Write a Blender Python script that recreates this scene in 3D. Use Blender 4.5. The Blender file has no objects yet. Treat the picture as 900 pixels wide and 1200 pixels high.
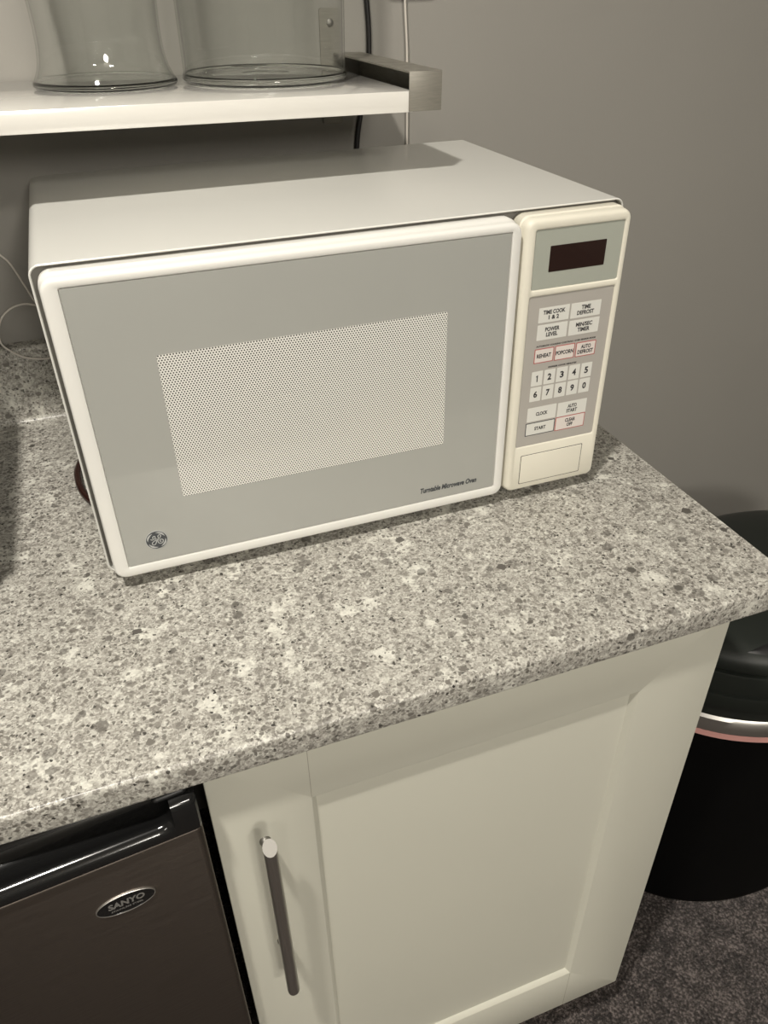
import bpy, bmesh, math, random
from mathutils import Vector, Matrix, Euler
PI = math.pi
S = bpy.context.scene
COL = S.collection
random.seed(4)

# ---------------------------------------------------------------- camera
cam = bpy.data.cameras.new('camera'); camo = bpy.data.objects.new('camera', cam); COL.objects.link(camo)
camo.location = (-0.5075, -0.3929, 0.4717)
camo.rotation_euler = (0.96562, 0.01545, -0.35591)
cam.sensor_fit = 'VERTICAL'; cam.sensor_height = 36.0; cam.lens = 915.94 * 36.0 / 1200.0
cam.shift_x = 0.65 / 1200; cam.shift_y = 0.74 / 1200
cam.clip_start = 0.02
S.camera = camo
# ---------------------------------------------------------------- world, lights, exposure
w = bpy.data.worlds.new('world'); S.world = w; w.use_nodes = True
w.node_tree.nodes['Background'].inputs[0].default_value = (1.0, 0.9, 0.78, 1)
w.node_tree.nodes['Background'].inputs[1].default_value = 0.02
S.view_settings.view_transform = 'Standard'; S.view_settings.look = 'None'
S.view_settings.gamma = 1.0; S.view_settings.use_curve_mapping = False
S.view_settings.exposure = 0.0
CEIL = 1.62
def disk_light(name, loc, size, power, col, spread=170):
    l = bpy.data.lights.new(name, 'AREA'); l.shape = 'DISK'; l.size = size; l.energy = power; l.color = col
    l.spread = math.radians(spread)
    o = bpy.data.objects.new(name, l); COL.objects.link(o); o.location = loc
    return o
LC = (1.0, 0.95, 0.865)
LAMPS = [((-0.86, -0.41, CEIL - 0.006), 0.10, 31.0), ((0.10, -2.35, CEIL - 0.006), 0.30, 30.0), ((-1.5, -2.5, CEIL - 0.006), 0.30, 14.0)]  # first is the key light; the other two are added fill, out of view
for i, (l, s, p) in enumerate(LAMPS):
    disk_light('downlight_bulb', l, s, p, LC)

wl = disk_light('fill_lamp_bulb', (-0.20, -3.15, 1.30), 0.50, 30.0, LC); wl.rotation_euler = (PI / 2, 0, 0)  # soft frontal fill added behind the camera
# ---------------------------------------------------------------- materials
def new_mat(name, col=(0.5, 0.5, 0.5), rough=0.5, metal=0.0, coat=0.0, spec=0.5, coat_rough=0.05, trans=0.0, ior=1.45):
    m = bpy.data.materials.new(name); m.use_nodes = True
    b = m.node_tree.nodes['Principled BSDF']
    b.inputs['Base Color'].default_value = (*col, 1); b.inputs['Roughness'].default_value = rough
    b.inputs['Metallic'].default_value = metal; b.inputs['Coat Weight'].default_value = coat
    b.inputs['Coat Roughness'].default_value = coat_rough
    b.inputs['Specular IOR Level'].default_value = spec
    b.inputs['Transmission Weight'].default_value = trans; b.inputs['IOR'].default_value = ior
    return m
def nd(m, t, **kw):
    n = m.node_tree.nodes.new(t)
    for k, v in kw.items():
        if k.startswith('i_'): n.inputs[k[2:].replace('_', ' ')].default_value = v
        else: setattr(n, k, v)
    return n
def lk(m, a, b): m.node_tree.links.new(a, b)
def bsdf(m): return m.node_tree.nodes['Principled BSDF']
def mth(m, op, a, b=None, c=None):
    n = nd(m, 'ShaderNodeMath', operation=op)
    for i, v in enumerate((a, b, c)):
        if v is None: continue
        if isinstance(v, (int, float)): n.inputs[i].default_value = v
        else: lk(m, v, n.inputs[i])
    return n.outputs[0]
def ramp(m, fac, stops, interp='LINEAR'):
    r = nd(m, 'ShaderNodeValToRGB'); r.color_ramp.interpolation = interp
    e = r.color_ramp.elements
    while len(e) < len(stops): e.new(0.5)
    for k, (p, c) in zip(e, stops):
        k.position = p; k.color = (*c, 1) if len(c) == 3 else c
    lk(m, fac, r.inputs[0]); return r.outputs[0]
def mixc(m, fac, a, b, mode='MIX'):
    n = nd(m, 'ShaderNodeMix', data_type='RGBA', blend_type=mode)
    if isinstance(fac, (int, float)): n.inputs[0].default_value = fac
    else: lk(m, fac, n.inputs[0])
    for i, v in ((6, a), (7, b)):
        if isinstance(v, tuple): n.inputs[i].default_value = (*v, 1)
        else: lk(m, v, n.inputs[i])
    return n.outputs[2]
def coord(m, scale=(1, 1, 1), kind='Object', loc=(0, 0, 0)):
    t = nd(m, 'ShaderNodeTexCoord'); mp = nd(m, 'ShaderNodeMapping')
    mp.inputs['Scale'].default_value = scale; mp.inputs['Location'].default_value = loc
    lk(m, t.outputs[kind], mp.inputs[0]); return mp.outputs[0]
def noise(m, vec, scale, detail=2, rough=0.5, dist=0.0):
    n = nd(m, 'ShaderNodeTexNoise'); n.inputs['Scale'].default_value = scale
    n.inputs['Detail'].default_value = detail; n.inputs['Roughness'].default_value = rough; n.inputs['Distortion'].default_value = dist
    lk(m, vec, n.inputs['Vector']); return n
def voro(m, vec, scale, rnd=1.0, feature='F1'):
    n = nd(m, 'ShaderNodeTexVoronoi', feature=feature); n.inputs['Scale'].default_value = scale
    n.inputs['Randomness'].default_value = rnd; lk(m, vec, n.inputs['Vector']); return n
def bump(m, h, strength, dist):
    b = nd(m, 'ShaderNodeBump'); b.inputs['Strength'].default_value = strength; b.inputs['Distance'].default_value = dist
    lk(m, h, b.inputs['Height']); lk(m, b.outputs[0], bsdf(m).inputs['Normal'])
def subtle(m, col, amt, scale, rough=None):
    v = coord(m); n = noise(m, v, scale, 3)
    c2 = tuple(c * (1 - amt) for c in col)
    lk(m, ramp(m, n.outputs[0], [(0.35, c2), (0.65, col)]), bsdf(m).inputs['Base Color'])
    if rough:
        r = ramp(m, n.outputs[0], [(0.3, (rough[0],) * 3), (0.7, (rough[1],) * 3)]); lk(m, r, bsdf(m).inputs['Roughness'])
    return m

def wall_mat():
    m = new_mat('painted_wall', rough=0.6, spec=0.3)
    v = coord(m); n = noise(m, v, 1.6, 3)
    lk(m, ramp(m, n.outputs[0], [(0.3, (0.275, 0.263, 0.238)), (0.7, (0.30, 0.287, 0.260))]), bsdf(m).inputs['Base Color'])
    n2 = noise(m, v, 260, 3); bump(m, n2.outputs[0], 0.12, 0.0006)
    return m
WALL = wall_mat()
CEILM = subtle(new_mat('ceiling_paint', rough=0.8), (0.62, 0.59, 0.53), 0.04, 3)
def carpet_mat():
    m = new_mat('carpet', rough=0.95, spec=0.1)
    v = coord(m)
    a = voro(m, v, 170); b = noise(m, v, 240, 3, 0.75); c = noise(m, v, 45, 3, 0.6)
    k = mth(m, 'ADD', mth(m, 'MULTIPLY', b.outputs[0], 0.75), mth(m, 'MULTIPLY', c.outputs[0], 0.35))
    k = mth(m, 'SUBTRACT', k, mth(m, 'MULTIPLY', a.outputs['Distance'], 0.16))
    lk(m, ramp(m, k, [(0.33, (0.012, 0.010, 0.009)), (0.47, (0.062, 0.051, 0.047)), (0.62, (0.26, 0.22, 0.205))]), bsdf(m).inputs['Base Color'])
    bump(m, b.outputs[0], 0.9, 0.006)
    bsdf(m).inputs['Sheen Weight'].default_value = 0.2
    return m
CARPET = carpet_mat()
def laminate_mat():
    m = new_mat('speckled_laminate', rough=0.34, spec=0.45)
    v0 = coord(m)
    dn = noise(m, v0, 260, 3)
    vm = nd(m, 'ShaderNodeVectorMath', operation='MULTIPLY_ADD')
    lk(m, dn.outputs['Color'], vm.inputs[0]); vm.inputs[1].default_value = (0.0045,) * 3; lk(m, v0, vm.inputs[2])
    v = vm.outputs[0]
    # crushed-stone ground: small cells, each with its own tone
    def cells(scale, stops):
        vo = voro(m, v, scale); s = nd(m, 'ShaderNodeSeparateColor'); lk(m, vo.outputs['Color'], s.inputs[0])
        return ramp(m, s.outputs[0], stops)
    fine = cells(620, [(0.0, (0.10, 0.088, 0.080)), (0.28, (0.26, 0.24, 0.222)), (0.6, (0.43, 0.405, 0.38)), (1.0, (0.70, 0.675, 0.64))])
    mid = cells(250, [(0.0, (0.22, 0.20, 0.185)), (0.4, (0.37, 0.348, 0.325)), (1.0, (0.56, 0.535, 0.50))])
    base = mixc(m, 0.42, fine, mid)
    g2 = noise(m, v0, 420, 3, 0.65)
    w1 = noise(m, v, 30, 4, 0.7)
    base = mixc(m, ramp(m, w1.outputs[0], [(0.56, (0, 0, 0)), (0.64, (0.62, 0.62, 0.62))]), base, (0.76, 0.735, 0.69))
    w2 = noise(m, v, 75, 3, 0.7)
    base = mixc(m, ramp(m, w2.outputs[0], [(0.32, (0.5, 0.5, 0.5)), (0.42, (0, 0, 0))]), base, (0.25, 0.228, 0.208))
    def flakes(scale, thr_r, thr_d, col, base, soft=0.06, loc=(0, 0, 0), amt=1.0):
        vv = nd(m, 'ShaderNodeVectorMath', operation='ADD'); lk(m, v, vv.inputs[0]); vv.inputs[1].default_value = loc
        vo = voro(m, vv.outputs[0], scale)
        s = nd(m, 'ShaderNodeSeparateColor'); lk(m, vo.outputs['Color'], s.inputs[0])
        on = mth(m, 'GREATER_THAN', s.outputs[0], thr_r)
        td = mth(m, 'MULTIPLY', mth(m, 'ADD', mth(m, 'MULTIPLY', s.outputs[1], 0.8), 0.4), thr_d)
        d = mth(m, 'SUBTRACT', td, vo.outputs['Distance'])
        f = nd(m, 'ShaderNodeClamp'); lk(m, mth(m, 'DIVIDE', d, soft), f.inputs[0])
        tone = mth(m, 'ADD', mth(m, 'MULTIPLY', s.outputs[2], 0.55), 0.45)
        return mixc(m, mth(m, 'MULTIPLY', mth(m, 'MULTIPLY', mth(m, 'MULTIPLY', on, f.outputs[0]), tone), amt), base, col)
    base = flakes(210, 0.90, 0.50, (0.74, 0.72, 0.68), base, 0.12, (0.9, 0.4, 0.7), 0.7)
    base = flakes(260, 0.64, 0.52, (0.11, 0.098, 0.088), base, 0.05, (0.5, 0.9, 0.1), 0.95)
    base = flakes(120, 0.74, 0.46, (0.165, 0.15, 0.137), base, 0.04, (0.1, 0.2, 0.5))
    base = flakes(80, 0.86, 0.42, (0.095, 0.086, 0.079), base, 0.04, (0.7, 0.7, 0.4))
    base = flakes(330, 0.88, 0.46, (0.018, 0.015, 0.013), base, 0.05, (0.2, 0.6, 0.8))
    base = mixc(m, 1.0, base, (0.965, 0.985, 0.94), 'MULTIPLY')
    lk(m, base, bsdf(m).inputs['Base Color'])
    bump(m, g2.outputs[0], 0.12, 0.0004)
    return m
LAMI = laminate_mat()
CABW = subtle(new_mat('cabinet_paint', rough=0.42, spec=0.4), (0.60, 0.59, 0.505), 0.02, 4)
CABIN = new_mat('cabinet_underside', (0.35, 0.33, 0.27), 0.6)
CASEW = subtle(new_mat('white_enamel_case', rough=0.24, spec=0.5), (0.67, 0.665, 0.625), 0.02, 5)
PLW = subtle(new_mat('white_door_plastic', rough=0.4, spec=0.45), (0.72, 0.71, 0.67), 0.02, 9)
PLC = subtle(new_mat('cream_panel_plastic', rough=0.42, spec=0.45), (0.71, 0.68, 0.58), 0.03, 14)
DARK = new_mat('dark_recess', (0.06, 0.056, 0.052), 0.7)
CHAS = new_mat('grey_chassis', (0.20, 0.19, 0.17), 0.6)
GLASSG = subtle(new_mat('printed_grey_glass', rough=0.3, spec=0.5, coat=0.7, coat_rough=0.04), (0.36, 0.362, 0.335), 0.03, 6)
DISPG = new_mat('grey_green_display_panel', (0.36, 0.375, 0.325), 0.3, coat=0.3)
PADG = subtle(new_mat('grey_keypad_film', rough=0.4), (0.40, 0.378, 0.345), 0.03, 20)
KEYW = new_mat('pale_key', (0.66, 0.655, 0.61), 0.4)
KEYP = new_mat('pinkish_key', (0.68, 0.625, 0.585), 0.4)
INK = new_mat('black_ink', (0.03, 0.028, 0.03), 0.5)
INKR = new_mat('red_ink', (0.42, 0.12, 0.11), 0.5)
INKS = new_mat('slate_ink', (0.055, 0.06, 0.065), 0.4)
SILV = new_mat('silver_ink', (0.42, 0.43, 0.42), 0.4)
VFD = new_mat('dark_display_window', (0.022, 0.011, 0.009), 0.12, coat=0.4)
def mesh_mat():
    m = new_mat('perforated_window_screen', rough=0.35, coat=0.6, coat_rough=0.05)
    t = nd(m, 'ShaderNodeTexCoord'); s = nd(m, 'ShaderNodeSeparateXYZ'); lk(m, t.outputs['Object'], s.inputs[0])
    p = 0.00242
    z = mth(m, 'DIVIDE', s.outputs[2], p * 0.82); row = mth(m, 'FLOOR', z)
    x = mth(m, 'ADD', mth(m, 'DIVIDE', s.outputs[0], p), mth(m, 'MULTIPLY', mth(m, 'FLOORED_MODULO', row, 2.0), 0.5))
    fx = mth(m, 'SUBTRACT', mth(m, 'FRACT', x), 0.5); fz = mth(m, 'MULTIPLY', mth(m, 'SUBTRACT', mth(m, 'FRACT', z), 0.5), 0.82)
    d = mth(m, 'SQRT', mth(m, 'ADD', mth(m, 'MULTIPLY', fx, fx), mth(m, 'MULTIPLY', fz, fz)))
    lk(m, ramp(m, d, [(0.24, (0.04, 0.037, 0.034)), (0.34, (0.76, 0.75, 0.70))]), bsdf(m).inputs['Base Color'])
    return m
SCREEN = mesh_mat()
def brushed(name, col, rough, axis_scale):
    m = new_mat(name, col, rough, metal=1.0)
    v = coord(m, axis_scale); n = noise(m, v, 1.0, 3, 0.6)
    lk(m, ramp(m, n.outputs[0], [(0.3, tuple(c * 0.82 for c in col)), (0.7, col)]), bsdf(m).inputs['Base Color'])
    lk(m, ramp(m, n.outputs[0], [(0.3, (rough * 1.2,) * 3), (0.7, (rough * 0.85,) * 3)]), bsdf(m).inputs['Roughness'])
    return m
NICK = brushed('brushed_nickel', (0.26, 0.245, 0.21), 0.45, (60, 60, 900)); bsdf(NICK).inputs['Metallic'].default_value = 0.35
HANDLE = brushed('brushed_steel_handle', (0.62, 0.60, 0.56), 0.34, (900, 900, 30))
HEND = new_mat('polished_steel_end', (0.27, 0.26, 0.24), 0.5, metal=1.0)
FRST = brushed('dark_stainless_door', (0.17, 0.145, 0.125), 0.46, (25, 400, 1400))
BLKG = new_mat('glossy_black_plastic', (0.008, 0.008, 0.008), 0.13, spec=0.6)
BLKM = new_mat('matte_black_plastic', (0.012, 0.012, 0.012), 0.42)
BINB = new_mat('black_bin_body', (0.0025, 0.0025, 0.0025), 0.55, spec=0.12)
BINL = new_mat('black_bin_lid', (0.016, 0.019, 0.016), 0.42, spec=0.35)
CHROME = new_mat('satin_chrome_band', (0.62, 0.60, 0.57), 0.42, metal=1.0)
CHROMEP = new_mat('pink_reflection_band', (0.80, 0.42, 0.38), 0.45, metal=0.15)  # pink reflection along the band, painted in as its own colour
SHELFW = subtle(new_mat('white_shelf_foil', rough=0.12), (0.78, 0.76, 0.71), 0.02, 6)
bsdf(SHELFW).inputs['Coat Weight'].default_value = 1.0; bsdf(SHELFW).inputs['Coat IOR'].default_value = 1.8; bsdf(SHELFW).inputs['Coat Roughness'].default_value = 0.10
CABB = new_mat('black_cable_sheath', (0.012, 0.011, 0.01), 0.45)
CABWH = new_mat('white_cable_sheath', (0.62, 0.58, 0.52), 0.45)
BROWN = new_mat('brown_cord_sheath', (0.03, 0.012, 0.009), 0.25)
BADGE = new_mat('grey_badge_ink', (0.16, 0.155, 0.145), 0.4)
RUB = new_mat('rubber_foot', (0.02, 0.02, 0.02), 0.8)
GL = new_mat('clear_glass', (0.965, 0.985, 0.965), 0.0, trans=1.0, ior=1.47)
def thin_glass():
    m = bpy.data.materials.new('thin_clear_glass'); m.use_nodes = True; nt = m.node_tree; nt.nodes.clear()
    out = nt.nodes.new('ShaderNodeOutputMaterial'); tr = nt.nodes.new('ShaderNodeBsdfTransparent'); gl = nt.nodes.new('ShaderNodeBsdfGlossy')
    tr.inputs[0].default_value = (0.985, 0.99, 0.985, 1); gl.inputs['Roughness'].default_value = 0.03
    lw = nt.nodes.new('ShaderNodeLayerWeight'); lw.inputs[0].default_value = 0.5; fr_ = nt.nodes.new('ShaderNodeMath'); fr_.operation = 'POWER'; fr_.inputs[1].default_value = 4.0; nt.links.new(lw.outputs['Facing'], fr_.inputs[0])
    fa = nt.nodes.new('ShaderNodeMath'); fa.operation = 'MULTIPLY_ADD'; fa.inputs[1].default_value = 0.75; fa.inputs[2].default_value = 0.04; nt.links.new(fr_.outputs[0], fa.inputs[0]); fr_ = fa; mx_ = nt.nodes.new('ShaderNodeMixShader')
    v = coord(m, (45, 45, 5)); n = noise(m, v, 1.0, 1); b = nt.nodes.new('ShaderNodeBump'); b.inputs['Strength'].default_value = 0.25; b.inputs['Distance'].default_value = 0.002
    nt.links.new(n.outputs[0], b.inputs['Height']); nt.links.new(b.outputs[0], gl.inputs['Normal'])
    nt.links.new(fr_.outputs[0], mx_.inputs[0]); nt.links.new(tr.outputs[0], mx_.inputs[1]); nt.links.new(gl.outputs[0], mx_.inputs[2]); nt.links.new(mx_.outputs[0], out.inputs[0])
    return m
TGL = thin_glass()

# ---------------------------------------------------------------- mesh helpers
class MB:
    """collects shapes into one mesh with several materials"""
    def __init__(s): s.bm = bmesh.new(); s.mats = []
    def mi(s, m):
        if m not in s.mats: s.mats.append(m)
        return s.mats.index(m)
    def face(s, vs, m):
        try:
            f = s.bm.faces.new(vs); f.material_index = s.mi(m); return f
        except ValueError: return None
    def loft(s, rings, m, cap0=True, cap1=True, closed=True):
        R = [[s.bm.verts.new(p) for p in r] for r in rings]
        n = len(R[0])
        for a, b in zip(R, R[1:]):
            for i in range(n if closed else n - 1):
                j = (i + 1) % n; s.face([a[i], a[j], b[j], b[i]], m)
        if cap0: s.face(list(reversed(R[0])), m)
        if cap1: s.face(R[-1], m)
        return R
    def box(s, a, b, m, bev=0.0, seg=2):
        x0, y0, z0 = a; x1, y1, z1 = b
        vs = [s.bm.verts.new(p) for p in ((x0, y0, z0), (x1, y0, z0), (x1, y1, z0), (x0, y1, z0), (x0, y0, z1), (x1, y0, z1), (x1, y1, z1), (x0, y1, z1))]
        fs = [s.face([vs[i] for i in q], m) for q in ((3, 2, 1, 0), (4, 5, 6, 7), (0, 1, 5, 4), (1, 2, 6, 5), (2, 3, 7, 6), (3, 0, 4, 7))]
        if bev > 0:
            es = list({e for f in fs for e in f.edges})
            r = bmesh.ops.bevel(s.bm, geom=es, offset=bev, segments=seg, profile=0.5, affect='EDGES', material=s.mi(m))
    def tube(s, pts, r, m, n=12, smooth=10, cap=True, rf=None):
        P = catmull(pts, smooth) if smooth else [Vector(p) for p in pts]
        up = Vector((0.13, 0.27, 0.95)); rings = []
        for i, p in enumerate(P):
            t = (P[min(i + 1, len(P) - 1)] - P[max(i - 1, 0)]).normalized()
            if i == 0: u = t.cross(up).normalized()
            else: u = (u - t * u.dot(t)).normalized()
            v = t.cross(u)
            rr = r if rf is None else rf(i / (len(P) - 1)) * r
            rings.append([p + (u * math.cos(a) + v * math.sin(a)) * rr for a in (2 * PI * k / n for k in range(n))])
        s.loft(rings, m, cap, cap)
    def lathe(s, prof, c, m, n=96, capb=False, capt=False, sx=1, sy=1):
        rings = [[(c[0] + r * sx * math.cos(2 * PI * k / n), c[1] + r * sy * math.sin(2 * PI * k / n), c[2] + z) for k in range(n)] for r, z in prof]
        s.loft(rings, m, capb, capt)
    def extrude_x(s, prof, x0, x1, m, cap=True):
        s.loft([[(x0, y, z) for y, z in prof], [(x1, y, z) for y, z in prof]], m, cap, cap)
    def build(s, name, parent=None, loc=(0, 0, 0), smooth=40):
        bmesh.ops.recalc_face_normals(s.bm, faces=s.bm.faces)
        me = bpy.data.meshes.new(name); s.bm.to_mesh(me); s.bm.free()
        for m in s.mats: me.materials.append(m)
        if smooth:
            me.shade_smooth(); 
            try: me.set_sharp_from_angle(angle=math.radians(smooth))
            except Exception: pass
        o = bpy.data.objects.new(name, me); COL.objects.link(o); o.location = loc
        if parent: o.parent = parent
        return o
def catmull(pts, k):
    P = [Vector(p) for p in pts]; P = [2 * P[0] - P[1]] + P + [2 * P[-1] - P[-2]]; out = []
    for i in range(1, len(P) - 2):
        a, b, c, d = P[i - 1:i + 3]
        for j in range(k):
            t = j / k
            out.append(0.5 * ((2 * b) + (c - a) * t + (2 * a - 5 * b + 4 * c - d) * t * t + (3 * b - a - 3 * c + d) * t ** 3))
    out.append(P[-2]); return out
def rrect(x0, x1, z0, z1, r, y, n=6):
    """rounded rectangle in the xz plane"""
    r = max(min(r, (x1 - x0) / 2 - 1e-5, (z1 - z0) / 2 - 1e-5), 1e-5); out = []
    for cx, cz, a0 in ((x1 - r, z1 - r, 0), (x0 + r, z1 - r, PI / 2), (x0 + r, z0 + r, PI), (x1 - r, z0 + r, 3 * PI / 2)):
        for k in range(n + 1):
            a = a0 + PI / 2 * k / n; out.append((cx + r * math.cos(a), y, cz + r * math.sin(a)))
    return out
def rr(rect, ins, r, y, n=6):
    x0, x1, z0, z1 = rect; return rrect(x0 + ins, x1 - ins, z0 + ins, z1 - ins, r, y, n)
def empty(name, loc, label, cat, group=None):
    o = bpy.data.objects.new(name, None); COL.objects.link(o); o.location = loc; o.empty_display_size = 0.02
    o['label'] = label; o['category'] = cat
    if group: o['group'] = group
    return o
def tag(o, label, cat, group=None):
    o['label'] = label; o['category'] = cat
    if group: o['group'] = group
    return o
def struct(o): o['kind'] = 'structure'; return o
def text_into(mb, body, cx, cz, y, m, width=None, height=None, bold=0.02, shear=0.0, extr=0.00006, space=1.0):
    """flat lettering fitted to width x height (metres), facing -y, added to mb"""
    cu = bpy.data.curves.new('t', 'FONT'); cu.body = body; cu.size = 1.0; cu.offset = bold; cu.shear = shear
    cu.align_x = 'CENTER'; cu.space_character = space; cu.resolution_u = 3; cu.extrude = 0.004
    o = bpy.data.objects.new('t', cu); COL.objects.link(o)
    bpy.context.view_layer.update()
    me = bpy.data.meshes.new_from_object(o.evaluated_get(bpy.context.evaluated_depsgraph_get()))
    xs = [v.co.x for v in me.vertices]; ys = [v.co.y for v in me.vertices]
    w0, h0 = max(xs) - min(xs), max(ys) - min(ys); mx, my = (max(xs) + min(xs)) / 2, (max(ys) + min(ys)) / 2
    if width is None: sz = height / h0; sx = sz
    elif height is None: sx = width / w0; sz = sx
    else: sx = width / w0; sz = height / h0
    off = len(mb.bm.verts); mb.bm.verts.ensure_lookup_table()
    vs = [mb.bm.verts.new((cx + (v.co.x - mx) * sx, y - (v.co.z / 0.004 * 0.5 + 0.5) * extr, cz + (v.co.y - my) * sz)) for v in me.vertices]
    for p in me.polygons: mb.face([vs[i] for i in p.vertices], m)
    bpy.data.objects.remove(o); bpy.data.curves.remove(cu); bpy.data.meshes.remove(me)

# ---------------------------------------------------------------- room shell
YW = 0.6312; FL = -0.90; TH = 0.1
def slab(name, a, b, m):
    q = MB(); q.box(a, b, m); return struct(q.build(name, smooth=0))
X0, X1, Y0 = -2.6, 2.2, -3.2
slab('floor', (X0 - TH, Y0 - TH, FL - TH), (X1 + TH, YW + TH, FL), CARPET)
slab('ceiling', (X0 - TH, Y0 - TH, CEIL), (X1 + TH, YW + TH, CEIL + TH), CEILM)
slab('wall_back', (X0 - TH, YW, FL), (X1 + TH, YW + TH, CEIL), WALL)
slab('wall_left', (X0 - TH, Y0, FL), (X0, YW, CEIL), WALL)
slab('wall_right', (X1, Y0, FL), (X1 + TH, YW, CEIL), WALL)
slab('wall_front', (X0 - TH, Y0 - TH, FL), (X1 + TH, Y0, CEIL), WALL)
for i, (l, s_, p_) in enumerate(LAMPS):
    t = empty('recessed_downlight', (l[0], l[1], CEIL), ['round recessed ceiling light above the microwave counter', 'added round ceiling fill light to the right of the room', 'added round ceiling fill light at the rear left of the room'][i], 'ceiling light')
    rd = s_ / 2 + 0.004; q = MB(); q.lathe([(rd, -0.0002), (rd + 0.020, -0.0002), (rd + 0.020, -0.004), (rd + 0.014, -0.006), (rd + 0.004, -0.006), (rd, -0.004)], (0, 0, 0), CEILM, 48)
    q.build('trim_ring', t)

t = empty('fill_lamp', (-0.20, Y0 + 0.001, 1.30), 'added large round fill lamp, out of view opposite the microwave', 'wall lamp')  # fitting made up around the added fill light
q = MB(); q.loft([[(r * math.cos(a), y, r * math.sin(a)) for a in (2 * PI * i / 64 for i in range(64))] for r, y in ((0.30, 0.0), (0.31, 0.01), (0.31, 0.035), (0.30, 0.04), (0.29, 0.035), (0.285, 0.01))], CEILM, True, True)
q.build('housing', t)

# ---------------------------------------------------------------- countertop (front edge y=0, top z=0)
CX0, CX1 = -1.60, 0.0423
prof = []
tc = 0.0275
def arc(cy, cz, r, a0, a1, n):
    return [(cy + r * math.cos(a0 + (a1 - a0) * k / n), cz + r * math.sin(a0 + (a1 - a0) * k / n)) for k in range(n + 1)]
BSY = 0.6112; BST = 0.100
prof += arc(0.0035, -0.0035, 0.0035, PI, PI / 2, 5)             # rounded front nose
prof += [(BSY - 0.012, 0.0)] + arc(BSY - 0.008, 0.008, 0.008, -PI / 2, 0, 5)   # cove
prof += arc(BSY + 0.004, BST - 0.004, 0.004, PI, PI / 2, 4)
prof += [(YW - 0.0005, BST), (YW - 0.0005, -tc)]
prof += arc(0.003, -tc + 0.003, 0.003, 3 * PI / 2, PI, 3)
q = MB(); q.extrude_x(prof, CX0, CX1, LAMI)
ct = tag(q.build('countertop', smooth=35), 'grey and beige speckled stone-look worktop with low upstand, carrying the microwave', 'countertop')

# ---------------------------------------------------------------- base cabinet
DX0, DX1, DZ0, DZ1, DY = -0.5144, -0.0035, -0.775, -0.031, 0.02
cab = empty('base_cabinet', ((DX0 + DX1) / 2, 0.3, FL), 'cream shaker base cabinet with one door under the worktop', 'cabinet')
co = Vector(cab.location)
def loc(p): return tuple(Vector(p) - co)
q = MB()
zb = -0.757
q.box(loc((DX0 + 0.002, DY + 0.021, zb)), loc((DX0 + 0.020, 0.605, -tc)), CABW, 0.0008)
q.box(loc((DX1 - 0.014, DY + 0.0205, zb)), loc((DX1 + 0.0065, 0.605, -tc)), CABW, 0.0008)
q.box(loc((DX0 + 0.020, DY + 0.021, zb)), loc((DX1 - 0.014, 0.605, zb + 0.018)), CABW)
q.box(loc((DX0 + 0.020, 0.597, zb + 0.018)), loc((DX1 - 0.014, 0.605, -tc)), CABW)
q.build('carcass', cab, smooth=30)
q = MB(); q.box(loc((DX0 + 0.02, 0.10, FL)), loc((DX1 - 0.014, 0.118, zb)), CABW); q.build('plinth', cab, smooth=0)
# door: rounded outer edge, square recessed panel
PR = (-0.4295, -0.0955, -0.6785, -0.1122)
D = (DX0, DX1, DZ0, DZ1)
def L(ring): return [loc(p) for p in ring]
q = MB()
rings = [rr(D, 0.0, 0.0005, DY + 0.0195, 2), rr(D, 0.0, 0.0005, DY + 0.0018, 2), rr(D, 0.0006, 0.001, DY + 0.0005, 2), rr(D, 0.0018, 0.0015, DY, 2),
         rr(PR, -0.0005, 0.0008, DY, 2), rr(PR, 0.0006, 0.0006, DY + 0.0006, 2), rr(PR, 0.0052, 0.0005, DY + 0.0065, 2)]
q.loft([L(r) for r in rings], CABW)
door = q.build('door', cab, smooth=25)
# fine joint lines where the rails butt against the stiles
for x, z0, z1 in ((PR[0], PR[3] + 0.001, DZ1 - 0.002), (PR[0], DZ0 + 0.002, PR[2] - 0.001), (PR[1], DZ0 + 0.002, PR[2] - 0.001)):
    q = MB(); q.box(loc((x - 0.0003, DY - 0.00005, z0)), loc((x + 0.0003, DY + 0.001, z1)), CABIN)
    q.build('frame_joint', door, smooth=0)
# bar handle
hx, hy, hz0, hz1, hr = -0.4745, -0.0125, -0.3575, -0.1095, 0.0060
q = MB()
rings = []
for z, k in ((hz0, 0.5), (hz0 + 0.0005, 0.8), (hz0 + 0.0016, 0.97), (hz0 + 0.003, 1), (hz1 - 0.0090, 1)):
    rings.append([loc((hx + hr * k * math.cos(a), hy + hr * k * math.sin(a), z)) for a in (2 * PI * i / 24 for i in range(24))])
# slanted cut at the top end
rings.append([loc((hx + hr * math.cos(a), hy + hr * math.sin(a), hz1 + (math.sin(a) - 1) * 0.0042)) for a in (2 * PI * i / 24 for i in range(24))])
q.loft(rings, HANDLE, True, False)
top = rings[-1]; q.face([q.bm.verts.new(p) for p in top], HEND)
for z in (-0.1500, -0.3190):
    rg = [[loc((hx + r * math.cos(a), y, z + r * math.sin(a))) for a in (2 * PI * i / 20 for i in range(20))] for y, r in ((hy + 0.002, 0.0042), (DY - 0.004, 0.0042), (DY - 0.002, 0.0052), (DY, 0.0052))]
    q.loft(rg, HEND)
hd = q.build('handle', door, smooth=35); hd['label'] = 'brushed steel bar handle'

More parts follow.
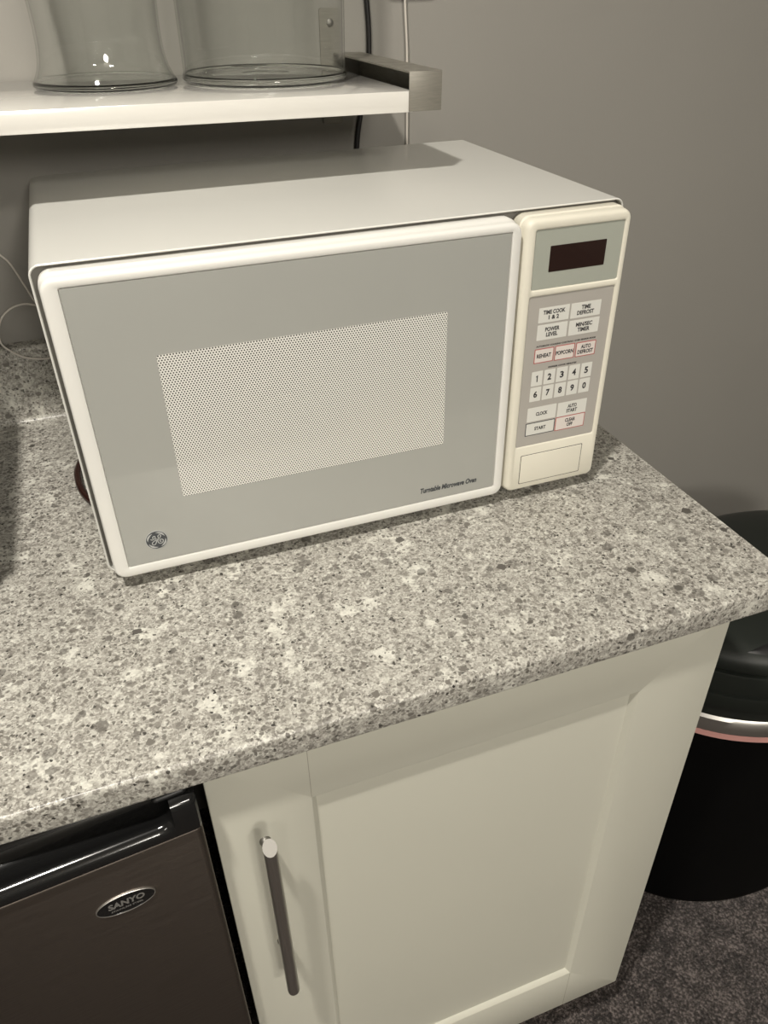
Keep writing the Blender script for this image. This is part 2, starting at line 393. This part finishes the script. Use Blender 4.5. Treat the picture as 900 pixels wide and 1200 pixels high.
# ---------------------------------------------------------------- mini fridge
FX0, FX1 = -0.990, -0.5205
fr = empty('mini_fridge', ((FX0 + FX1) / 2, 0.28, FL), 'dark stainless mini fridge with black top trim tucked under the worktop', 'fridge')
fo = Vector(fr.location)
def F(p): return tuple(Vector(p) - fo)
q = MB(); q.box(F((FX0 + 0.004, 0.048, FL + 0.015)), F((FX1 - 0.003, 0.56, -0.036)), BLKM, 0.003); q.build('body', fr)
ft = -0.0755
q = MB()
FD = (FX0, FX1 - 0.0005, -0.868, ft)
rings = [rr(FD, 0.0, 0.003, 0.040, 3), rr(FD, 0.0, 0.003, 0.004, 3), rr(FD, 0.001, 0.003, 0.0012, 3), rr(FD, 0.003, 0.003, 0.0, 3)]
q.loft([[F(p) for p in r] for r in rings], FRST)
fdoor = q.build('door', fr, smooth=40); fdoor['label'] = 'dark brushed stainless door front'
# moulded black top trim with a scooped finger grip
tp = [(0.040, ft + 0.0005), (0.001, ft + 0.0005), (-0.0035, ft + 0.004), (-0.0045, ft + 0.009), (-0.0028, ft + 0.0135), (0.001, ft + 0.0165), (0.004, ft + 0.0170),
      (0.0075, ft + 0.0155), (0.012, ft + 0.0135), (0.020, ft + 0.0145), (0.028, ft + 0.019), (0.033, ft + 0.027), (0.034, ft + 0.040), (0.040, ft + 0.042)]
q = MB()
GX = -0.553
q.loft([[F((FX0, y, z)) for y, z in tp], [F((GX, y, z)) for y, z in tp]], BLKG, True, False)
tp2 = []
for (y, z) in tp:
    tp2.append((min(y, 0.002) if 0.004 < y < 0.036 else y, z))
# grip closes with a rounded end
for k in range(1, 7):
    pass
steps = [(GX, 0.0)] + [(GX + 0.012 * math.sin(a), 1 - math.cos(a)) for a in (PI / 2 * i / 6 for i in range(1, 7))]
full = [(0.040, ft + 0.0005), (0.001, ft + 0.0005), (-0.0035, ft + 0.004), (-0.0045, ft + 0.009), (-0.0045, ft + 0.014), (-0.0045, ft + 0.020), (-0.0042, ft + 0.024),
        (-0.0038, ft + 0.028), (-0.0030, ft + 0.032), (-0.0018, ft + 0.036), (0.0005, ft + 0.0385), (0.004, ft + 0.040), (0.010, ft + 0.0415), (0.040, ft + 0.042)]
rings = []
for x, t in steps:
    rings.append([F((x, a[0] * (1 - t) + b[0] * t, a[1] * (1 - t) + b[1] * t)) for a, b in zip(tp, full)])
for x, ins in ((FX1 - 0.006, 0.0), (FX1 - 0.0025, 0.0008), (FX1 - 0.0008, 0.003)):
    rings.append([F((x, min(y + ins, 0.04), z)) for y, z in full])
q.loft(rings, BLKG, False, True)
q.build('top_trim', fr, smooth=35)
q = MB(); q.box(F((-0.552, 0.003, ft + 0.0405)), F((-0.526, 0.034, ft + 0.0465)), BLKM, 0.0035, 3); q.build('hinge_cover', fr)
# oval badge
q = MB()
bx, bz, ba, bb = -0.5912, -0.1295, 0.0232, 0.0118
def ell(k, y, n=48): return [F((bx + (ba - k) * math.cos(2 * PI * i / n), y, bz + (bb - k) * math.sin(2 * PI * i / n))) for i in range(n)]
q.loft([ell(0, 0.0), ell(0, -0.0012), ell(0.0004, -0.0016), ell(0.0009, -0.0014)], CHROME, False, False)
q.loft([ell(0.0009, -0.0014), ell(0.0012, -0.0011)], BLKG, False, True)
ms = bx - fo.x, bz - fo.z
text_into(q, 'SANYO', ms[0] + 0.0005, ms[1] + 0.0015, -0.0012 - fo.y, BADGE, 0.0285, 0.0072, bold=0.035, shear=0.1)
text_into(q, 'STAINLESS STEEL', ms[0], ms[1] - 0.0052, -0.0012 - fo.y, BADGE, 0.0250, 0.0019, bold=0.02, shear=0.15)
q.build('badge', fdoor, smooth=30)
for fx in (FX0 + 0.04, FX1 - 0.04):
    for fy in (0.09, 0.50):
        q = MB(); q.lathe([(0.015, 0), (0.015, 0.016)], F((fx, fy, FL)), RUB, 20, True, True); q.build('foot', fr)
# the fridge stands slightly turned, its left side further out
pv = Vector((FX1, 0.0, FL)); rt = Matrix.Rotation(math.radians(5.0), 4, 'Z')
fr.location = pv + rt @ (Vector(fr.location) - pv); fr.rotation_euler = (0, 0, math.radians(5.0))

# ---------------------------------------------------------------- microwave
MX, MY, MZ = -0.5528, 0.2143, 0.012
W_, H_, D_ = 0.51, 0.2873, 0.3515
mw = empty('microwave_oven', (MX, MY, 0.0004), 'white countertop microwave oven with grey glass door and cream control panel', 'microwave')
def M3(ring): return [(p[0], p[1], p[2] + MZ) for p in ring]
CASE = (-0.0030, W_, 0.0, H_)
q = MB()
th = 0.0016; PT = 0.0195
rings = [rr(CASE, th, 0.0075, D_ - 0.002), rr(CASE, th, 0.0075, PT), rr(CASE, th * 0.5, 0.0083, PT - 0.0007), rr(CASE, 0.0, 0.009, PT), rr(CASE, 0, 0.009, D_ - 0.002), rr(CASE, 0.002, 0.008, D_)]
q.loft([M3(r) for r in rings], CASEW, False, True)
q.build('case', mw, smooth=40)
q = MB(); q.loft([M3(rr(CASE, th, 0.0075, 0.026)), M3(rr(CASE, th, 0.0075, 0.030))], CHAS); q.build('front_chassis', mw)
q = MB()   # door
DR = (0.0020, 0.3966, 0.0030, H_ - 0.0042); GR = (0.0158, 0.3866, 0.0148, 0.2736)
def sh(rect, l, r, bt, tp, rad, y): return rrect(rect[0] + l, rect[1] - r, rect[2] + bt, rect[3] - tp, rad, y)
rings = [rr(DR, 0.001, 0.011, 0.026), rr(DR, 0.0, 0.011, 0.022), rr(DR, 0.0, 0.011, 0.0110), sh(DR, 0.0006, 0.0003, 0.0006, 0.0012, 0.0105, 0.0100), sh(DR, 0.0007, 0.0004, 0.0007, 0.0014, 0.0105, 0.0040), sh(DR, 0.0010, 0.0006, 0.0010, 0.0020, 0.010, 0.0018), sh(DR, 0.0019, 0.0011, 0.0019, 0.0032, 0.0095, 0.0005), sh(DR, 0.0032, 0.0018, 0.0030, 0.0046, 0.009, 0.0),
         rr(GR, -0.0014, 0.0016, 0.0), rr(GR, -0.0005, 0.0014, 0.0004), rr(GR, 0.0, 0.0012, 0.0022)]
q.loft([M3(r) for r in rings], PLW)
md = q.build('door', mw, smooth=50)
q = MB(); q.loft([M3(rr(GR, 0.0003, 0.0012, 0.0020)), M3(rr(GR, 0.0003, 0.0012, 0.0012)), M3(rr(GR, 0.0007, 0.001, 0.0009))], GLASSG)
g = q.build('glass_panel', md, smooth=0); g['label'] = 'grey printed glass door panel'
q = MB(); q.loft([M3(rr((0.0750, 0.3278, 0.0782, 0.2120), 0, 0.002, 0.0009)), M3(rr((0.0750, 0.3278, 0.0782, 0.2120), 0, 0.002, 0.00078))], SCREEN)
q.build('window_screen', md, smooth=0)
# round emblem: dark disc, four sweeping arcs, script monogram
q = MB(); ex, ez, er = 0.0447, 0.0384 + MZ, 0.0100
def disc(r, y): return [(ex + r * math.cos(2 * PI * i / 48), y, ez + r * math.sin(2 * PI * i / 48)) for i in range(48)]
q.loft([disc(er, 0.0009), disc(er, 0.0006)], SILV, False, True)
q.loft([disc(er - 0.0006, 0.0006), disc(er - 0.0006, 0.0005)], INKS, False, True)
def stroke(pts, wd, y=0.00042, m=SILV, taper=False):
    P = catmull([(ex + a * er, 0, ez + b * er) for a, b in pts], 8); lo = []; hi = []
    for i, p in enumerate(P):
        t = (P[min(i + 1, len(P) - 1)] - P[max(i - 1, 0)]).normalized(); n_ = Vector((-t.z, 0, t.x))
        k = wd * er * (math.sin(PI * (i + 0.6) / (len(P) + 0.2)) if taper else 1)
        lo.append((p.x - n_.x * k, y, p.z - n_.z * k)); hi.append((p.x + n_.x * k, y, p.z + n_.z * k))
    q.loft([lo, hi], m, False, False, closed=False)
for a0 in (20, 110, 200, 290):
    stroke([(0.80 * math.cos(math.radians(a0 + d)) * (1 - 0.0018 * max(0, d - 55)), 0.80 * math.sin(math.radians(a0 + d)) * (1 - 0.0018 * max(0, d - 55))) for d in range(0, 76, 12)], 0.085, taper=True)
# script g
stroke([(-0.52, 0.20), (-0.40, 0.10), (-0.22, 0.16), (-0.08, 0.32), (-0.14, 0.46), (-0.28, 0.40), (-0.30, 0.22), (-0.14, 0.12), (0.0, 0.20), (0.02, 0.36)], 0.040)
stroke([(0.02, 0.36), (0.0, 0.05), (-0.08, -0.25), (-0.24, -0.46), (-0.42, -0.42), (-0.42, -0.22), (-0.22, -0.06), (0.05, 0.06), (0.18, 0.14)], 0.040)
# script e
stroke([(0.14, 0.14), (0.32, 0.22), (0.42, 0.40), (0.32, 0.52), (0.18, 0.44), (0.18, 0.26), (0.34, 0.14)], 0.040)
stroke([(0.34, 0.14), (0.12, 0.02), (0.08, -0.22), (0.22, -0.42), (0.46, -0.38), (0.56, -0.16), (0.44, 0.0), (0.28, -0.06), (0.28, -0.20), (0.38, -0.24)], 0.040)
q.build('emblem', md, smooth=0)
q = MB(); text_into(q, 'Turntable Microwave Oven', 0.3352, 0.0281 + MZ, 0.00088, INKS, 0.0625, 0.0062, bold=0.045, shear=0.22, space=1.0)
q.build('lettering', md, smooth=0)

q = MB()   # control panel housing
CP = (0.3986, 0.5066, 0.0030, H_ - 0.0036)
DG = (0.4100, 0.5010, 0.2192, 0.2728); KG = (0.4092, 0.5000, 0.0554, 0.2132)
# front face with two shallow windows cut out: outer shell then face strips
rings = [rr(CP, 0.001, 0.009, 0.026), rr(CP, 0.0, 0.009, 0.022), rr(CP, 0.0, 0.009, 0.0110), sh(CP, 0.0008, 0.0002, 0.0006, 0.0012, 0.0088, 0.0100), sh(CP, 0.0012, 0.0003, 0.0007, 0.0014, 0.0085, 0.0050), sh(CP, 0.0026, 0.0005, 0.0010, 0.0022, 0.0075, 0.0020), sh(CP, 0.0042, 0.0010, 0.0018, 0.0036, 0.0065, 0.0005), sh(CP, 0.0058, 0.0018, 0.0028, 0.0052, 0.0055, 0.0)]
q.loft([M3(r) for r in rings], PLC)
cp = q.build('control_panel', mw, smooth=50)
KY = 0.0012     # depth of the film panels behind the housing face
def cut(o, rects):
    q = MB()
    for rect in rects:
        q.loft([M3(rr(rect, -0.0022, 0.0035, -0.001)), M3(rr(rect, -0.0012, 0.003, 0.0)), M3(rr(rect, -0.0005, 0.0024, 0.0003)), M3(rr(rect, 0.0, 0.002, 0.0010)), M3(rr(rect, 0.0, 0.002, KY + 0.0006))], PLC)
    c = q.build('cutter', mw, smooth=0); md_ = o.modifiers.new('b', 'BOOLEAN'); md_.operation = 'DIFFERENCE'; md_.solver = 'EXACT'; md_.object = c
    bpy.context.view_layer.update()
    me = bpy.data.meshes.new_from_object(o.evaluated_get(bpy.context.evaluated_depsgraph_get()))
    o.modifiers.clear(); o.data = me; cm = c.data; bpy.data.objects.remove(c); bpy.data.meshes.remove(cm)
    me.shade_smooth(); me.set_sharp_from_angle(angle=math.radians(35))
cut(cp, [DG, KG])
q = MB(); q.loft([M3(rr(DG, 0.0001, 0.002, KY + 0.0004)), M3(rr(DG, 0.0001, 0.002, KY))], DISPG); q.build('display_panel', cp, smooth=0)
DW = (0.4262, 0.4842, 0.2343, 0.2576)
q = MB(); q.loft([M3(rr(DW, 0, 0.0006, KY)), M3(rr(DW, 0, 0.0006, KY - 0.0002))], VFD); q.build('display_window', cp, smooth=0)
q = MB(); q.loft([M3(rr(KG, 0.0001, 0.002, KY + 0.0004)), M3(rr(KG, 0.0001, 0.002, KY))], PADG)
text_into(q, 'AUTOMATIC COOKING CONTROLS  OVER SENSOR MODE', 0.4545, 0.1634 + MZ, KY, INK, 0.0655, 0.0016, bold=0.05)
text_into(q, 'EXPRESS COOK MINUTES', 0.4533, 0.1402 + MZ, KY, INK, 0.0315, 0.0017, bold=0.05)
q.build('keypad_panel', cp, smooth=0)
def digit_one(q, cx, cz, y, h):
    pts = [(0.10, -0.5), (0.10, 0.5), (-0.02, 0.5), (-0.16, 0.36), (-0.22, 0.34), (-0.22, 0.22), (-0.07, 0.26), (-0.07, -0.5)]
    q.face([q.bm.verts.new((cx + (a + 0.03) * h * 0.95, y, cz + b * h)) for a, b in pts], INK)
def key(x0, x1, z0, z1, lines, border=None, km=KEYW, h=None, maxw=0.86, single_w=None):
    q = MB(); rc = (x0, x1, z0, z1)
    if border:
        q.loft([M3(rr(rc, -0.0003, 0.0006, KY, 2)), M3(rr(rc, -0.0003, 0.0006, KY - 0.0001, 2))], border, False, True)
        q.loft([M3(rr(rc, 0.0006, 0.0004, KY - 0.0001, 2)), M3(rr(rc, 0.0006, 0.0004, KY - 0.0002, 2))], km, False, True)
    else:
        q.loft([M3(rr(rc, 0.0, 0.0004, KY, 2)), M3(rr(rc, 0.0, 0.0004, KY - 0.0002, 2))], km, False, True)
    cx = (x0 + x1) / 2; cz = (z0 + z1) / 2 + MZ; n = len(lines)
    for i, (t, wd) in enumerate(lines):
        hh = h or 0.0042
        zc = cz + ((n - 1) / 2 - i) * hh * 1.25
        text_into(q, t, cx, zc, KY - 0.0002, INK, wd, hh, bold=0.038) if t != '1' else digit_one(q, cx, zc, KY - 0.00025, hh)
    o = q.build('button', cp, smooth=0)
    return o
key(0.4211, 0.4535, 0.1867, 0.2013, [('TIME COOK', 0.0235), ('1 & 2', 0.0110)])
key(0.4554, 0.4879, 0.1863, 0.2011, [('TIME', 0.0100), ('DEFROST', 0.0185)])
key(0.4211, 0.4533, 0.1695, 0.1847, [('POWER', 0.0155), ('LEVEL', 0.0125)])
key(0.4554, 0.4884, 0.1693, 0.1842, [('MIN/SEC', 0.0180), ('TIMER', 0.0135)])
key(0.4208, 0.4414, 0.1464, 0.1606, [('REHEAT', 0.0155)], INKR, KEYP, 0.0042)
key(0.4432, 0.4646, 0.1461, 0.1608, [('POPCORN', 0.0195)], INKR, KEYP, 0.0042)
key(0.4665, 0.4883, 0.1459, 0.1605, [('AUTO', 0.0110), ('DEFROST', 0.0175)], INKR, KEYP)
for r_, row in enumerate(('12345', '67890')):
    for c_, ch in enumerate(row):
        x0 = 0.4200 + c_ * 0.01393; z1 = 0.1376 - r_ * 0.0169
        key(x0, x0 + 0.0121, z1 - 0.0153, z1, [(ch, 0.0021 if ch == '1' else 0.0042)], None, KEYW, 0.0070)
key(0.4194, 0.4522, 0.0828, 0.0984, [('CLOCK', 0.0135)], None, KEYW, 0.0040)
key(0.4541, 0.4877, 0.0822, 0.0979, [('AUTO', 0.0105), ('START', 0.0125)])
key(0.4190, 0.4522, 0.0670, 0.0811, [('START', 0.0130)], INKS, KEYW, 0.0040)
key(0.4535, 0.4876, 0.0664, 0.0816, [('CLEAR', 0.0120), ('OFF', 0.0070)], INKR, KEYP)
q = MB(); FLP = (0.4165, 0.4886, 0.0112, 0.0445)   # door release flap with dark groove
q.loft([M3(rr(FLP, -0.0006, 0.001, 0.0001, 2)), M3(rr(FLP, -0.0006, 0.001, -0.00008, 2))], DARK, False, True)
q.loft([M3(rr(FLP, 0.0001, 0.001, -0.00008, 2)), M3(rr(FLP, 0.0002, 0.001, -0.0004, 2)), M3(rr(FLP, 0.0008, 0.001, -0.0006, 2))], PLC, False, True)
q.build('door_release_button', cp, smooth=30)
for fx, fy in ((0.045, 0.06), (0.465, 0.06), (0.045, 0.31), (0.465, 0.31)):
    q = MB(); q.lathe([(0.010, 0.0), (0.012, 0.002), (0.013, 0.0125)], (fx, fy, 0), RUB, 24, True, True); q.build('foot', mw)
q = MB()
def B(x, y, z): return (x - MX, y - MY, z)
q.tube([B(-0.30, 0.5665, 0.05), B(-0.33, 0.574, 0.014), B(-0.42, 0.574, 0.0048), B(-0.51, 0.555, 0.0048), B(-0.555, 0.52, 0.0048), B(-0.5745, 0.462, 0.0048), B(-0.577, 0.43, 0.0048), B(-0.5715, 0.395, 0.0048), B(-0.557, 0.365, 0.0048), B(-0.535, 0.35, 0.0045)], 0.0040, BROWN, 12, 10)
pc = q.build('power_cord', mw); pc['label'] = 'dark brown power cord showing at the lower left side'

# ---------------------------------------------------------------- wall shelf, bracket, jars (shelf leans very slightly)
TILT = 0.0125
SX, SY, SZ = -0.42, 0.3904, 0.3622
def tilted(o): o.rotation_euler = (0, TILT, 0); return o
q = MB(); q.box((-0.78, 0.0, 0.0), (-0.1877 - SX, YW - 0.0035 - SY, 0.0183), SHELFW, 0.0006, 2)
tag(tilted(q.build('wall_shelf', loc=(SX, SY, SZ), smooth=30)), 'white wall shelf holding glass jars above the microwave', 'shelf')
br = empty('shelf_bracket', (-0.1745, SY, SZ), 'brushed nickel channel bracket clasping the right end of the white shelf', 'shelf bracket'); br.rotation_euler = (0, TILT, 0)
q = MB()
x0, x1 = -0.0178, 0.0162; zt = 0.0318; zb_ = -0.0012; dp = YW - 0.001 - SY; t_ = 0.0016
q.box((x0, -0.0016, zb_ - 0.0012), (x1, 0.0, zt), NICK, 0.0006)                 # front plate
q.box((x0, 0.0, zt - t_), (x1 - t_, dp, zt), NICK)                       # top
q.box((x1 - t_, 0.0, zb_), (x1, dp, zt), NICK)                      # outer side
q.box((x0 + 0.001, 0.0, zb_), (x1 - t_, dp - 0.003, zb_ + 0.0010), NICK)                    # bottom
q.build('channel', br, smooth=30)
q = MB(); wy = YW - SY - 0.0005
pl = rrect(-0.0335, -0.0085, -0.0440, 0.0765, 0.003, 0, 4)
q.loft([[(a, wy, c) for a, b, c in pl], [(a, wy - 0.0018, c) for a, b, c in pl]], NICK)
q.loft([[(-0.021 + r * math.cos(a), wy - y, 0.062 + r * 0.0 + r * math.sin(a)) for a in (2 * PI * i / 20 for i in range(20))] for r, y in ((0.0042, 0.0018), (0.0040, 0.0030), (0.0022, 0.0040))], HEND)
q.build('mounting_plate', br, smooth=30)

def shelf_z(x): return SZ + 0.0183 + 0.0003 - TILT * (x - SX)
def jar(x, y, wall, base, label):
    t = empty('glass_jar', (x, y, shelf_z(x)), label, 'glass jar', 'glass jars on the wall shelf'); t.rotation_euler = (0, TILT, 0)
    q = MB(); th_ = 0.0022
    prof = wall + [(r - th_, z) for r, z in reversed(wall)]
    q.lathe(prof + [prof[0]], (0, 0, 0), TGL, 96); q.build('jar_wall', t, smooth=60)
    q = MB(); q.lathe(base, (0, 0, 0), GL, 96, True, True); q.build('thick_base', t, smooth=60)
    return t
jar(-0.4580, 0.5535, [(0.0690, 0.0062), (0.0668, 0.0100), (0.0640, 0.0160), (0.0620, 0.0240), (0.0606, 0.0340), (0.0600, 0.0500), (0.0606, 0.0700), (0.0622, 0.1000), (0.0650, 0.1500), (0.0665, 0.2000), (0.0650, 0.2600), (0.0670, 0.2750)],
    [(0.0670, 0.0), (0.0700, 0.0006), (0.0712, 0.0026), (0.0706, 0.0050), (0.0690, 0.0062), (0.0640, 0.0050), (0.0400, 0.0042), (0.0150, 0.0042)],
    'tall clear glass jar with a flared foot, left one on the white shelf')
jar(-0.2960, 0.5400, [(0.0850, 0.0085), (0.0850, 0.0200), (0.0855, 0.0600), (0.0862, 0.1400), (0.0868, 0.2200), (0.0850, 0.2600), (0.0870, 0.2700)],
    [(0.0780, 0.0), (0.0845, 0.0008), (0.0865, 0.0030), (0.0862, 0.0066), (0.0850, 0.0085), (0.0800, 0.0064), (0.0600, 0.0052), (0.0300, 0.0050), (0.0100, 0.0062)],
    'wide straight clear glass jar with a thick base, next to the shelf bracket')

# ---------------------------------------------------------------- cables on the wall
q = MB(); q.tube([(-0.158, 0.6272, 0.62), (-0.1535, 0.6272, 0.50), (-0.1500, 0.6272, 0.45), (-0.1478, 0.6272, 0.41), (-0.1500, 0.6272, 0.37), (-0.1590, 0.6272, 0.335), (-0.1660, 0.6272, 0.30), (-0.1690, 0.6272, 0.26), (-0.174, 0.6250, 0.20), (-0.180, 0.610, 0.15), (-0.185, 0.595, 0.10), (-0.19, 0.588, 0.05), (-0.20, 0.584, 0.012), (-0.23, 0.583, 0.0045), (-0.28, 0.583, 0.0045)], 0.0032, CABB, 12, 8)
tag(q.build('black_cable'), 'black cable running down the wall past the shelf bracket, behind the microwave', 'cable')
q = MB(); q.tube([(-0.1045, 0.6235, 0.50), (-0.1036, 0.6245, 0.46), (-0.1020, 0.625, 0.43), (-0.0998, 0.6255, 0.39), (-0.0995, 0.6255, 0.33), (-0.0996, 0.6255, 0.28), (-0.10, 0.622, 0.20), (-0.10, 0.610, 0.15), (-0.10, 0.597, 0.10), (-0.10, 0.590, 0.05), (-0.105, 0.586, 0.010), (-0.12, 0.582, 0.003), (-0.14, 0.580, 0.003)], 0.0014, CABWH, 10, 8)
tag(q.build('white_cable'), 'thin white cable hanging straight down the wall right of the bracket', 'cable')
q = MB(); q.box((-0.030, 0, 0.0), (0.030, 0.028, 0.07), CABWH, 0.006, 3); q.lathe([(0.0035, -0.012), (0.0035, 0.002)], (0, 0.016, 0), CABWH, 12, True, True)
tag(q.build('plug_adapter', loc=(-0.110, YW - 0.0285, 0.470)), 'white plug adapter on the wall above the thin white cable', 'plug')
q = MB(); q.tube([(-0.66, 0.600, 0.27), (-0.63, 0.600, 0.237), (-0.6071, 0.600, 0.2141), (-0.5987, 0.600, 0.2015), (-0.5904, 0.600, 0.1766), (-0.583, 0.600, 0.1541), (-0.566, 0.598, 0.122), (-0.560, 0.594, 0.098), (-0.5827, 0.594, 0.088), (-0.6087, 0.596, 0.0912), (-0.6254, 0.598, 0.1017), (-0.6342, 0.600, 0.1151),
                  (-0.6281, 0.602, 0.1375), (-0.6143, 0.604, 0.1502), (-0.5982, 0.605, 0.1541), (-0.583, 0.606, 0.1499), (-0.54, 0.606, 0.135), (-0.50, 0.600, 0.09), (-0.49, 0.592, 0.03), (-0.475, 0.588, 0.006), (-0.44, 0.586, 0.003), (-0.40, 0.584, 0.003)], 0.0012, CABWH, 10, 8)
tag(q.build('thin_cord'), 'thin pale cord looping against the wall left of the microwave', 'cord')

# ---------------------------------------------------------------- unseen object at left known by its shadow; box added to cast it
sb = empty('shadow_caster_box', (-0.775, 0.41, 0.0004), 'added dark lidded box out of view at the far left, casting a shadow on the worktop', 'box')
q = MB(); q.box((-0.103, -0.205, 0.0), (0.103, 0.165, 0.175), BLKM, 0.008, 3); q.build('body', sb)
q = MB(); q.box((-0.108, -0.210, 0.175), (0.108, 0.170, 0.200), BLKM, 0.008, 3); q.build('lid', sb)

# ---------------------------------------------------------------- bin beside the cabinet
BX, BY, BA, BB = 0.38, 0.27, 0.25, 0.175
tb = empty('waste_bin', (BX, BY, FL), 'black oval waste bin with a metal band, standing on the carpet beside the cabinet', 'bin')
def bz(z): return z - FL
def oval(prof, m, capb, capt, n=112):
    q.loft([[(BA * k * math.cos(2 * PI * i / n), BB * k * math.sin(2 * PI * i / n), bz(z)) for i in range(n)] for k, z in prof], m, capb, capt)
q = MB(); oval([(0.955, FL), (0.975, FL + 0.004), (0.98, FL + 0.012), (0.985, -0.60), (0.995, -0.452)], BINB, True, False)
# small scuff
q.build('body', tb)
q = MB(); oval([(0.995, -0.458), (1.004, -0.458), (1.014, -0.456), (1.008, -0.446)], CHROMEP, False, False); oval([(1.006, -0.449), (1.008, -0.436), (1.004, -0.422), (0.985, -0.418)], CHROME, False, False)  # lower ring holds the painted pink reflection, upper ring is the metal
b_ = q.build('band', tb); b_['label'] = 'satin metal band'
q = MB(); oval([(0.985, -0.42), (0.985, -0.405), (0.997, -0.402), (0.999, -0.378), (0.993, -0.374), (0.975, -0.3725), (0.975, -0.366), (0.999, -0.364), (1.0, -0.334), (0.994, -0.331), (0.965, -0.330), (0.965, -0.320)], BINL, False, False)
q.build('collar', tb)
q = MB(); oval([(0.965, -0.3265), (0.994, -0.3245), (1.0, -0.321), (0.995, -0.312), (0.975, -0.304), (0.93, -0.296), (0.85, -0.288), (0.70, -0.279), (0.5, -0.272), (0.25, -0.2685), (0.02, -0.268)], BINL, True, True)
q.build('lid', tb)
# almond shaped push tab set in the front of the lid
q = MB(); n = 40
def lidz(k):
    tab = [(0.25, -0.2685), (0.5, -0.272), (0.70, -0.279), (0.85, -0.288), (0.93, -0.296), (0.975, -0.304), (0.995, -0.312)]
    for (a, za), (b, zb2) in zip(tab, tab[1:]):
        if a <= k <= b: return za + (zb2 - za) * (k - a) / (b - a)
    return -0.2685
G = []
for i in range(n + 1):
    s_ = -1 + 2 * i / n; hw = 0.105 * (1 - s_ * s_) ** 0.8 + 1e-4; th_ = -PI / 2 + s_ * 0.80
    row = []
    for j in range(7):
        k = 0.935 - 2.2 * hw * (1 - j / 6)
        row.append((BA * k * math.cos(th_), BB * k * math.sin(th_), bz(lidz(k) + 0.0012 - 0.0004 * abs(j - 3))))
    G.append(row)
q.loft(G, BLKM, False, False, closed=False)
q.build('push_tab', tb)
